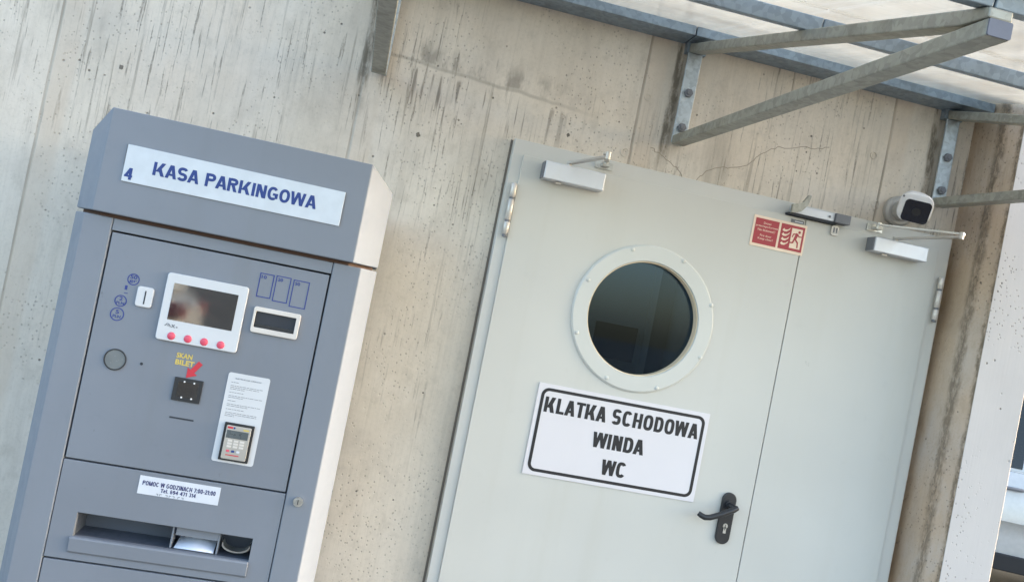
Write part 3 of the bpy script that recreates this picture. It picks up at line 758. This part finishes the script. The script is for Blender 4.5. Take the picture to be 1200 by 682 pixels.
T = [(-.702, -.5, 1.857), (-.040, -.5, 1.857), (.026, -.4, 1.802), (.026, -.03, 1.785), (-.768, -.03, 1.785), (-.768, -.4, 1.802)]
fv = [bm.verts.new(p) for p in F]; tv = [bm.verts.new(p) for p in T]
for i in range(6): bm.faces.new((fv[i], fv[(i+1) % 6], tv[(i+1) % 6], tv[i]))
bm.faces.new(fv[::-1]); bm.faces.new((tv[0], tv[1], tv[2], tv[5])); bm.faces.new((tv[5], tv[2], tv[3], tv[4]))
hood = part('hood', bm, 'kiosk', pk, bevel=.003)
bm = B(); prism(bm, [(-.6475, 1.678), (-.0955, 1.678), (-.0955, 1.7685), (-.6475, 1.7725)], -.5035, -.5002)
sgn = part('sign_panel', bm, 'signwhite', pk, bevel=.0008)
bm = B(); heavy_text(bm, 'KASA PARKINGOWA', -.577, -.163, 1.7085, 1.7425, -.5036, .70, .21, .10, .9); part('lettering', bm, 'ink_blue', sgn)
bm = B(); heavy_text(bm, '4', -.6425, -.623, 1.684, 1.714, -.5036, .60, .2); part('number', bm, 'ink_blue', sgn)
for x0, x1, z0, z1 in ((-.0953, -.0930, 1.679, 1.768), (-.6498, -.6477, 1.72, 1.772)):
    bm = B(); box(bm, x0, x1, -.5025, -.5002, z0, z1); part('sign_edge', bm, 'ink_grey', sgn)
# service door
bm = B(); box(bm, -.6485, -.0945, PY, -.46, .9645, 1.547)
sp = part('service_door', bm, 'kiosk_panel', pk, bevel=.0018)
# tray panel with opening
bm = B()
ring_prism(bm, [(-.6505, .7105), (-.0925, .7105), (-.0925, .960), (-.6505, .960)], [(-.592, .770), (-.152, .770), (-.152, .831), (-.592, .831)], PY, -.46)
tp = part('tray_panel', bm, 'kiosk_panel', pk, bevel=.0012)
bm = B()
y0, y1 = -.4598, -.375
for f in ((( -.592, y0, .770), (-.152, y0, .770), (-.152, y1, .770), (-.592, y1, .770)), ((-.592, y1, .770), (-.152, y1, .770), (-.152, y1, .831), (-.592, y1, .831)),
          ((-.592, y0, .831), (-.592, y1, .831), (-.152, y1, .831), (-.152, y0, .831)), ((-.592, y0, .770), (-.592, y1, .770), (-.592, y1, .831), (-.592, y0, .831)), ((-.152, y0, .770), (-.152, y0, .831), (-.152, y1, .831), (-.152, y1, .770))):
    bm.faces.new([bm.verts.new(p) for p in f])
part('tray', bm, 'tray_shade', pk)
bm = B(); prism(bm, [(PY-.0003, .727), (PY-.0065, .734), (PY-.0085, .766), (PY-.006, .7700), (PY-.0003, .7700)], -.598, -.151, 'x'); part('tray_lip', bm, 'kiosk_panel', pk, bevel=.002)
bm = B(); box(bm, -.348, -.241, -.459, -.454, .806, .8305); part('tray_flap', bm, 'kiosk_panel', pk)
for x in (-.358, -.2405):
    bm = B(); box(bm, x, x+.004, -.459, -.38, .771, .8305); part('tray_divider', bm, 'kiosk', pk)
bm = B()                                       # coin bowl
n = 14
ro, ri = [], []
for k in range(n+1):
    a = math.pi*k/n
    ro.append((-.193-.036*math.cos(a), .797-.018*math.sin(a)))
prism(bm, [(-.229, .803)]+ro+[(-.157, .803)]+[(p[0]*.93-.193*.07, p[1]+.004) for p in ro[::-1]], -.452, -.415)
part('coin_bowl', bm, 'steel', pk, smooth=True)
bm = B(); box(bm, -.6505, -.0925, PY, -.46, .07, .7055); part('lower_door', bm, 'kiosk_panel', pk, bevel=.0018)
bm = B(); tube(bm, [(-.057, -.4802, .946), (-.057, -.487, .946)], .0125, 24); disc(bm, -.057, .946, .009, -.4895, -.487, 20)
lk = part('cabinet_lock', bm, 'steel', pk)
bm = B(); box(bm, -.0582, -.0558, -.4905, -.4896, .940, .952); part('keyhole', bm, 'dark', lk)

# screen
S = PY-.0002
bm = B(); prism(bm, rrect(-.4935, -.2885, 1.3005, 1.4745, .008, 4), S-.008, S); bz = part('screen_bezel', bm, 'white', sp, bevel=.002)
bz.parent = pk; bz.matrix_parent_inverse = Matrix.Translation(Vector(pk.location)).inverted()
bm = B(); box(bm, -.4735, -.311, S-.0084, S-.0081, 1.355, 1.450); part('display', bm, 'screen', bz)
for x in (-.455, -.4135, -.3725, -.3305):
    bm = B(); dome(bm, (x, S-.0079, 1.3145), (0, -1, 0), .0102, .0035, 20); part('push_button', bm, 'pinkred', bz, smooth=True)
bm = B()
for a, b, wd in (((-.476, 1.338), (-.470, 1.345), .0012), ((-.468, 1.345), (-.461, 1.337), .0012), ((-.459, 1.344), (-.451, 1.336), .0012), ((-.452, 1.344), (-.459, 1.3365), .0012), ((-.448, 1.338), (-.444, 1.339), .0015), ((-.471, 1.3395), (-.4655, 1.3395), .001)):
    p, q = Vector(a), Vector(b); d = (q-p).normalized(); nn = Vector((-d.y, d.x))*wd
    prism(bm, [tuple(p+nn), tuple(q+nn), tuple(q-nn), tuple(p-nn)], S-.0083-random.random()*.0003, S-.0081)
part('worn_mark', bm, 'ink_grey', bz)
# coin symbols
t0 = S-.0004
for x, z, r_, n1, n2 in ((-.575, 1.438, .0150, '50', 'gr'), (-.595, 1.3785, .0150, '2', 'PLN'), (-.597, 1.3435, .0172, '5', 'PLN')):
    bm = B(); ring_prism(bm, circ(x, z, r_, 36), circ(x, z, r_-.0024, 36), t0, S); o = part('coin_symbol', bm, 'ink_blue2', pk)
    k = .0042*len(n1)
    bm = B(); text_bm(bm, n1, x-k, x+k, z+.001, z+.011, S, .0004, .02); text_bm(bm, n2, x-.0095, x+.0095, z-.0095, z-.002, S, .0004, .012); part('lettering', bm, 'ink_blue2', o)
bm = B(); text_bm(bm, '1', -.5915, -.5855, 1.409, 1.420, S, .0004, .02); part('worn_coin_symbol', bm, 'ink_blue2', pk)
bm = B(); box(bm, -.591, -.582, t0, S, 1.3995, 1.4012); part('worn_mark', bm, 'ink_blue2', pk)
# banknote symbols
for (x0, x1, z0, z1), s_ in (((-.2695, -.2325, 1.4555, 1.519), '10'), ((-.2275, -.1885, 1.4515, 1.520), '20'), ((-.1825, -.140, 1.4455, 1.518), '50')):
    bm = B(); ring_prism(bm, [(x0, z0), (x1, z0), (x1, z1), (x0, z1)], [(x0+.0024, z0+.0024), (x1-.0024, z0+.0024), (x1-.0024, z1-.0024), (x0+.0024, z1-.0024)], t0, S)
    o = part('banknote_symbol', bm, 'ink_blue2', pk)
    bm = B(); text_bm(bm, s_, x0+.005, x0+.018, z1-.0145, z1-.0055, S, .0004, .02); part('lettering', bm, 'ink_blue2', o)
# coin slot
bm = B(); prism(bm, rrect(-.5595, -.5185, 1.3735, 1.4255, .007, 4), S-.006, S); cs = part('coin_slot', bm, 'white', pk, bevel=.002)
bm = B(); box(bm, -.5397, -.5363, S-.0064, S-.0061, 1.381, 1.4155); part('slit', bm, 'dark', cs)
# banknote slot
bm = B(); ring_prism(bm, rrect(-.266, -.145, 1.3628, 1.4305, .006, 4), rrect(-.2595, -.1558, 1.3765, 1.4185, .002, 4), S-.008, S); ns = part('banknote_slot', bm, 'ivory', pk, bevel=.0015)
bm = B(); box(bm, -.2595, -.1558, S-.0012, S-.0002, 1.3765, 1.4185); part('slot_mouth', bm, 'dark', ns)
bm = B(); box(bm, -.2575, -.158, S-.0045, S-.0014, 1.378, 1.386); part('slot_roller', bm, 'black', ns)
# cancel knob
bm = B(); ring_prism(bm, circ(-.579, 1.229, .0275, 40), circ(-.579, 1.229, .0247, 40), S-.003, S); kb = part('round_cap', bm, 'black', pk)
bm = B(); disc(bm, -.579, 1.229, .0245, S-.002, S, 36); part('cap_disc', bm, 'capgrey', kb)
bm = B(); disc(bm, -.514, 1.230, .0038, S-.0006, S, 14); part('small_hole', bm, 'dark', pk)
# SKAN BILET lettering, arrow
bm = B(); text_bm(bm, 'SKAN', -.4335, -.394, 1.262, 1.2755, S, .0004, .03); text_bm(bm, 'BILET', -.4335, -.386, 1.2445, 1.258, S, .0004, .03); part('scan_lettering', bm, 'ink_yellow', pk)
bm = B(); a_ = Vector((-.3705, 1.2585)); b_ = Vector((-.3995, 1.2145)); d = (b_-a_).normalized(); nn = Vector((-d.y, d.x)); m_ = a_+d*.030
prism(bm, [tuple(a_+nn*.0065), tuple(m_+nn*.0065), tuple(m_+nn*.0155), tuple(b_), tuple(m_-nn*.0155), tuple(m_-nn*.0065), tuple(a_-nn*.0065)], S-.0009, S-.0005); part('arrow_sticker', bm, 'red', pk)
# ticket reader
bm = B(); prism(bm, rrect(-.4255, -.354, 1.1535, 1.2135, .002, 3), S-.004, S); rd = part('ticket_reader', bm, 'black', pk, bevel=.001)
bm = B(); box(bm, -.415, -.364, S-.0044, S-.0041, 1.164, 1.204); part('reader_window', bm, 'screen', rd)
for x, z in ((-.400, 1.2045), (-.3755, 1.2045), (-.4005, 1.1635), (-.3755, 1.1635)):
    bm = B(); disc(bm, x, z, .0023, S-.0052, S-.0045, 10); part('reader_light', bm, 'led', rd)
bm = B(); prism(bm, rrect(-.4205, -.3590, 1.1065, 1.1105, .0018, 3), S-.0006, S); part('ticket_slit', bm, 'dark', pk)
# card terminal with instruction sticker
bm = B(); prism(bm, rrect(-.2965, -.1895, 1.016, 1.2495, .006, 4), S-.0012, S); cp = part('terminal_plate', bm, 'white', pk)
bm = B(); yt = S-.0013
text_bm(bm, 'INSTRUKCJA OBSŁUGI', -.277, -.211, 1.233, 1.2375, yt, .0002, .01)
z = 1.2245
for ln in (.20, 0, .95, .9, .35, 0, .40, 0, .95, .45, 0, .2, 0, .95, .6, 0, .55, 0, .9, .95, .3):
    if ln:
        x = -.286
        while x < -.286+.083*ln:
            wl = random.uniform(.003, .011); box(bm, x, min(x+wl, -.2005), yt-.0002, yt, z, z+.0012); x += wl+.0016
    z -= .0044
part('instruction_print', bm, 'ink_grey', cp)
bm = B(); prism(bm, rrect(-.280, -.204, 1.023, 1.1215, .002, 3), yt-.007, yt); tm = part('card_terminal', bm, 'black', pk, bevel=.001)
yb = yt-.0071
bm = B(); prism(bm, rrect(-.2735, -.2105, 1.028, 1.1155, .003, 3), yb-.004, yb); part('keypad_face', bm, 'camgrey', tm, bevel=.001)
yb -= .0041
bm = B(); box(bm, -.2705, -.2155, yb-.0004, yb, 1.083, 1.1035); part('terminal_display', bm, 'lcd', tm)
bm = B(); box(bm, -.2705, -.257, yb-.0004, yb, 1.1075, 1.1125); part('red_logo_patch', bm, 'red', tm)
bm = B(); box(bm, -.2555, -.251, yb-.0004, yb, 1.1075, 1.1125); part('blue_logo_patch', bm, 'ink_blue', tm)
bm = B(); box(bm, -.230, -.2155, yb-.0004, yb, 1.1065, 1.110); part('yellow_logo_patch', bm, 'ink_yellow', tm)
for x, mt in ((-.259, 'pinkred'), (-.246, 'ink_blue'), (-.233, 'sticker')):
    bm = B(); prism(bm, rrect(x-.004, x+.004, 1.047, 1.0525, .0015, 3), yb-.0008, yb); part('terminal_key', bm, mt, tm)
for i in range(3):
    for j in range(3):
        bm = B(); box(bm, -.264+i*.0155, -.2525+i*.0155, yb-.0006, yb, 1.059+j*.0075, 1.0642+j*.0075); part('terminal_key', bm, 'ivory', tm)
bm = B(); box(bm, -.263, -.229, yb-.0003, yb, 1.038, 1.0405); part('terminal_print', bm, 'red', tm)
# help sticker
bm = B(); box(bm, -.4605, -.257, S-.0006, S, .9025, .9495); hs = part('help_sticker', bm, 'sticker', pk)
yh = S-.0007
bm = B(); heavy_text(bm, 'POMOC W GODZINACH 7:00-21:00', -.4515, -.268, .9262, .9375, yh, .62, .19, .10, .85, .0003); part('lettering', bm, 'ink_navy', hs)
bm = B(); heavy_text(bm, 'Tel. 694 471 314', -.404, -.3155, .9132, .9232, yh, .62, .19, .10, .85, .0003); part('lettering', bm, 'ink_navy', hs)
bm = B()
for i, x in enumerate((-.4135, -.405, -.390, -.381, -.3725, -.359, -.350)):    # cut-off second line of print
    box(bm, x, x+.0055, yh-.0003, yh, .9075, .9088)
    if i % 2: box(bm, x, x+.0013, yh-.0003, yh, .9035, .9073)
    else: box(bm, x+.004, x+.0053, yh-.0003, yh, .9035, .9073)
part('cut_print', bm, 'ink_grey', hs)
# added pale sheet, coloured as a bright reflection in the tray
bm = B()
prof = [(-.4575, .7715), (-.452, .7775), (-.437, .784), (-.415, .793), (-.395, .803)]
up = []
for x in (-.347, -.246): up.append([bm.verts.new((x+(.006 if x < -.3 else 0)*i/3, y, z)) for i, (y, z) in enumerate(prof)])
for i in range(4): bm.faces.new((up[0][i], up[1][i], up[1][i+1], up[0][i+1]))
rc = link('tray_glint', bm, 'glint', None, smooth=True)
so_ = rc.modifiers.new('thickness', 'SOLIDIFY'); so_.thickness = .0004
tag(rc, 'pale sheet added for the bright reflection in the payout tray of the machine', 'receipt')

# ================================================================== SECURITY CAMERA
sc_ = thing('security_camera', 'white security camera with a dark square front on the wall above the door corner', 'camera', (1.785, WY, 2.165))
bc = Vector((1.782, WY, 2.165)); fc = Vector((1.733, -.155, 2.149)); nrm = Vector((-.52, -.83, -.20)).normalized()
nrm = (Vector((.35, -2.9, .75))-fc).normalized()
bm = B(); tube(bm, [bc, bc+Vector((0, -.004, 0)), bc+Vector((0, -.022, 0)), bc+Vector((0, -.030, 0))], [.052, .054, .054, .046], 36)
part('mount_base', bm, 'camgrey', sc_, smooth=True)
bm = B(); tube(bm, [bc+Vector((0, -.03, 0)), bc+Vector((-.004, -.06, -.002)), fc-nrm*.055], [.036, .034, .036], 28); part('swivel_neck', bm, 'camgrey', sc_, smooth=True)
a = Vector((0, 0, 1)).cross(nrm)*-1; a = nrm.cross(Vector((0, 0, 1))).normalized(); a = -a if a.x < 0 else a
b = nrm.cross(a).normalized(); b = -b if b.z < 0 else b
ra = R(-6); a, b = a*math.cos(ra)+b*math.sin(ra), b*math.cos(ra)-a*math.sin(ra)
def rr3(c, hw, hh, r_, n=6): return [c+a*p[0]+b*p[1] for p in rrect(-hw, hw, -hh, hh, r_, n)]
bm = B(); secs = [(-.085, .034, .032, .028), (-.070, .047, .043, .036), (-.02, .054, .049, .034), (-.006, .054, .049, .033), (-.002, .0525, .0475, .032), (.0, .049, .044, .030)]
rings = [[bm.verts.new(p) for p in rr3(fc+nrm*d_, hw, hh, r_)] for d_, hw, hh, r_ in secs]
for q, s in zip(rings, rings[1:]):
    for k in range(len(q)): bm.faces.new((q[k], q[(k+1) % len(q)], s[(k+1) % len(q)], s[k]))
bm.faces.new(rings[0][::-1]); bm.faces.new(rings[-1])
part('housing', bm, 'camwhite', sc_, smooth=True)
bm = B(); c2 = fc+a*.006-b*.009
r_a = [bm.verts.new(p) for p in rr3(c2-nrm*.001, .043, .038, .014)]; r_b = [bm.verts.new(p) for p in rr3(c2+nrm*.003, .042, .037, .0135)]
for k in range(len(r_a)): bm.faces.new((r_a[k], r_a[(k+1) % len(r_a)], r_b[(k+1) % len(r_a)], r_b[k]))
bm.faces.new(r_b)
lens = part('front_window', bm, 'lens', sc_)
bm = B(); p0 = c2+nrm*.0031; tube(bm, [p0, p0+nrm*.0008], .014, 24); part('camera_lens', bm, 'black', lens)
bm = B(); p0 = fc-a*.047+b*.034; tube(bm, [p0-nrm*.002, p0+nrm*.0012], .0035, 12); part('small_sensor', bm, 'ink_grey', sc_)

# ================================================================== PARKED CAR
CT = R(-20); CC = Vector((6.20, 3.57, 0))
car = thing('parked_car', 'silver-white parked car standing on the lot beyond the concrete pier', 'car', CC)
def cpart(name, bm, mat, parent, bevel=0, smooth=False, seg=2):
    bmesh.ops.transform(bm, matrix=Matrix.Translation(CC) @ Matrix.Rotation(CT, 4, 'Z') @ Matrix.Scale(1.1, 4), verts=bm.verts[:])
    return part(name, bm, mat, parent, bevel=bevel, smooth=smooth, seg=seg)
# local: x along the car, -y the side towards the camera, near side at y = 0, width 1.75
W_ = 1.75
def carprof(s):      # body section: (inset, z) from sill to shoulder
    return [(.08, .22), (.055, .30), (.05, .45), (.035, .53), (.0, .57), (.012, .80), (.07, .93)]
bm = B()
stations = [(-2.05, .45, .30, .62), (-2.0, .30, .24, .78), (-1.75, .14, .22, .90), (-1.3, .05, .22, .93), (-.6, .0, .22, .95), (.2, .0, .22, .95), (.9, .02, .22, .945), (1.35, .05, .22, .92), (1.75, .14, .22, .84), (2.02, .30, .24, .72), (2.08, .46, .30, .58)]
rows = []
for x, ins, zb, zt in stations:
    row = []
    for f, (i_, z_) in enumerate(carprof(x)):
        z2 = zb+(z_-.22)/(.93-.22)*(zt-zb); row.append(bm.verts.new((x, i_+ins, z2)))
    for f, (i_, z_) in enumerate(carprof(x)[::-1]):
        z2 = zb+(z_-.22)/(.93-.22)*(zt-zb); row.append(bm.verts.new((x, W_-i_-ins, z2)))
    rows.append(row)
for q, s in zip(rows, rows[1:]):
    for k in range(len(q)): bm.faces.new((q[k], q[(k+1) % len(q)], s[(k+1) % len(q)], s[k]))
bm.faces.new(rows[0][::-1]); bm.faces.new(rows[-1])
cb = cpart('car_body', bm, 'carpaint', car, smooth=True)
bm = B()
low = [(-1.72, .16), (1.05, .10)]
cab0 = [(-1.80, .20, .91), (1.15, .12, .93), (1.15, W_-.12, .93), (-1.80, W_-.20, .91)]
cab1 = [(-1.45, .30, 1.60), (.15, .28, 1.62), (.15, W_-.28, 1.62), (-1.45, W_-.30, 1.60)]
A_ = [bm.verts.new(p) for p in cab0]; B_ = [bm.verts.new(p) for p in cab1]
for k in range(4): bm.faces.new((A_[k], A_[(k+1) % 4], B_[(k+1) % 4], B_[k]))
bm.faces.new(B_); bm.faces.new(A_[::-1])
cpart('car_cabin', bm, 'carpaint', car, bevel=.05, seg=3)
def on_side(x, t): # point on the near cabin side at height fraction t
    f = (x+1.8)/2.95
    y = (.20+(.12-.20)*f)*(1-t)+.29*t; z = .93+(1.61-.93)*t
    return Vector((x, y-.006, z))
for x0a, x1a, x0b, x1b in ((-1.55, -.50, -1.34, -.46), (-.45, .92, -.41, .12)):
    for far in (0, 1):
        bm = B(); q = [on_side(x0a, .07), on_side(x1a, .07), on_side(x1b, .93), on_side(x0b, .93)]
        if far: q = [Vector((p.x, W_-p.y, p.z)) for p in q]
        off = Vector((0, .012 if not far else -.012, 0))
        v0 = [bm.verts.new(p) for p in q]; v1 = [bm.verts.new(p+off) for p in q]
        bm.faces.new(v0); bm.faces.new(v1[::-1])
        for k in range(4): bm.faces.new((v0[k], v1[k], v1[(k+1) % 4], v0[(k+1) % 4]))
        cpart('side_window', bm, 'carglass', car)
for nm, q in (('windscreen', [(1.08, .24, .985), (1.08, W_-.24, .985), (.22, W_-.34, 1.56), (.22, .34, 1.56)]), ('rear_window', [(-1.74, .32, .97), (-1.74, W_-.32, .97), (-1.50, W_-.38, 1.54), (-1.50, .38, 1.54)])):
    bm = B(); s_ = .012 if nm == 'windscreen' else -.012
    v0 = [bm.verts.new((p[0]+s_, p[1], p[2]+.008)) for p in q]; v1 = [bm.verts.new((p[0]-s_*.5, p[1], p[2])) for p in q]
    bm.faces.new(v0); bm.faces.new(v1[::-1])
    for k in range(4): bm.faces.new((v0[k], v1[k], v1[(k+1) % 4], v0[(k+1) % 4]))
    cpart(nm, bm, 'carglass', car)
for x in (-1.32, 1.30):
    for far in (0, 1):
        y0, y1 = (.012, .21) if not far else (W_-.21, W_-.012)
        bm = B(); ring_prism(bm, circ(x, .31, .31, 36), circ(x, .31, .21, 36), y0, y1)
        wh = cpart('wheel', bm, 'rubber', car, bevel=.02)
        bm = B(); yc = y0+.02 if not far else y1-.05
        disc(bm, x, .31, .208, yc, yc+.03, 36)
        for k in range(5):
            a5 = 2*math.pi*k/5; bar(bm, (x, yc-.006 if not far else yc+.036, .31), (x+.19*math.cos(a5), yc-.006 if not far else yc+.036, .31+.19*math.sin(a5)), .045, .02, (0, 1, 0))
        cpart('rim', bm, 'steel', wh)
        bm = B(); ring_prism(bm, circ(x, .31, .35, 36), circ(x, .31, .312, 36), y0-.004 if not far else y1-.05, y0+.05 if not far else y1+.004); cpart('wheel_arch', bm, 'rubber', car)
for x in (-.62, .32):
    bm = B(); tube(bm, [(x-.10, -.002, .83), (x-.08, -.022, .832), (x+.07, -.022, .834), (x+.10, -.002, .834)], [.011, .014, .014, .011], 10)
    cpart('door_handle', bm, 'ink_grey', car, smooth=True)
bm = B(); box(bm, -1.0, 1.0, .02, .09, .205, .33); cpart('side_skirt', bm, 'rubber', car, bevel=.01)
for y in (.17, W_-.45):
    bm = B(); box(bm, 1.80, 2.03, y, y+.28, .60, .72); cpart('headlight', bm, 'led', car, bevel=.03)
    bm = B(); box(bm, -2.03, -1.85, y, y+.25, .66, .82); cpart('tail_light', bm, 'taillight', car, bevel=.03)

# the white car behind the viewer that the machine's display mirrors
def copy_tree(o, parent=None):
    c = o.copy(); COL.objects.link(c)
    if parent: c.parent = parent; c.matrix_parent_inverse = o.matrix_parent_inverse.copy()
    for ch in list(o.children): copy_tree(ch, c)
    return c
car2 = copy_tree(car)
car2['label'] = "white car parked behind the viewer, seen only as a reflection in the payment machine's screen"
car2.location = (-4.12, -8.3, 0); car2.rotation_euler = (0, 0, math.pi-CT)
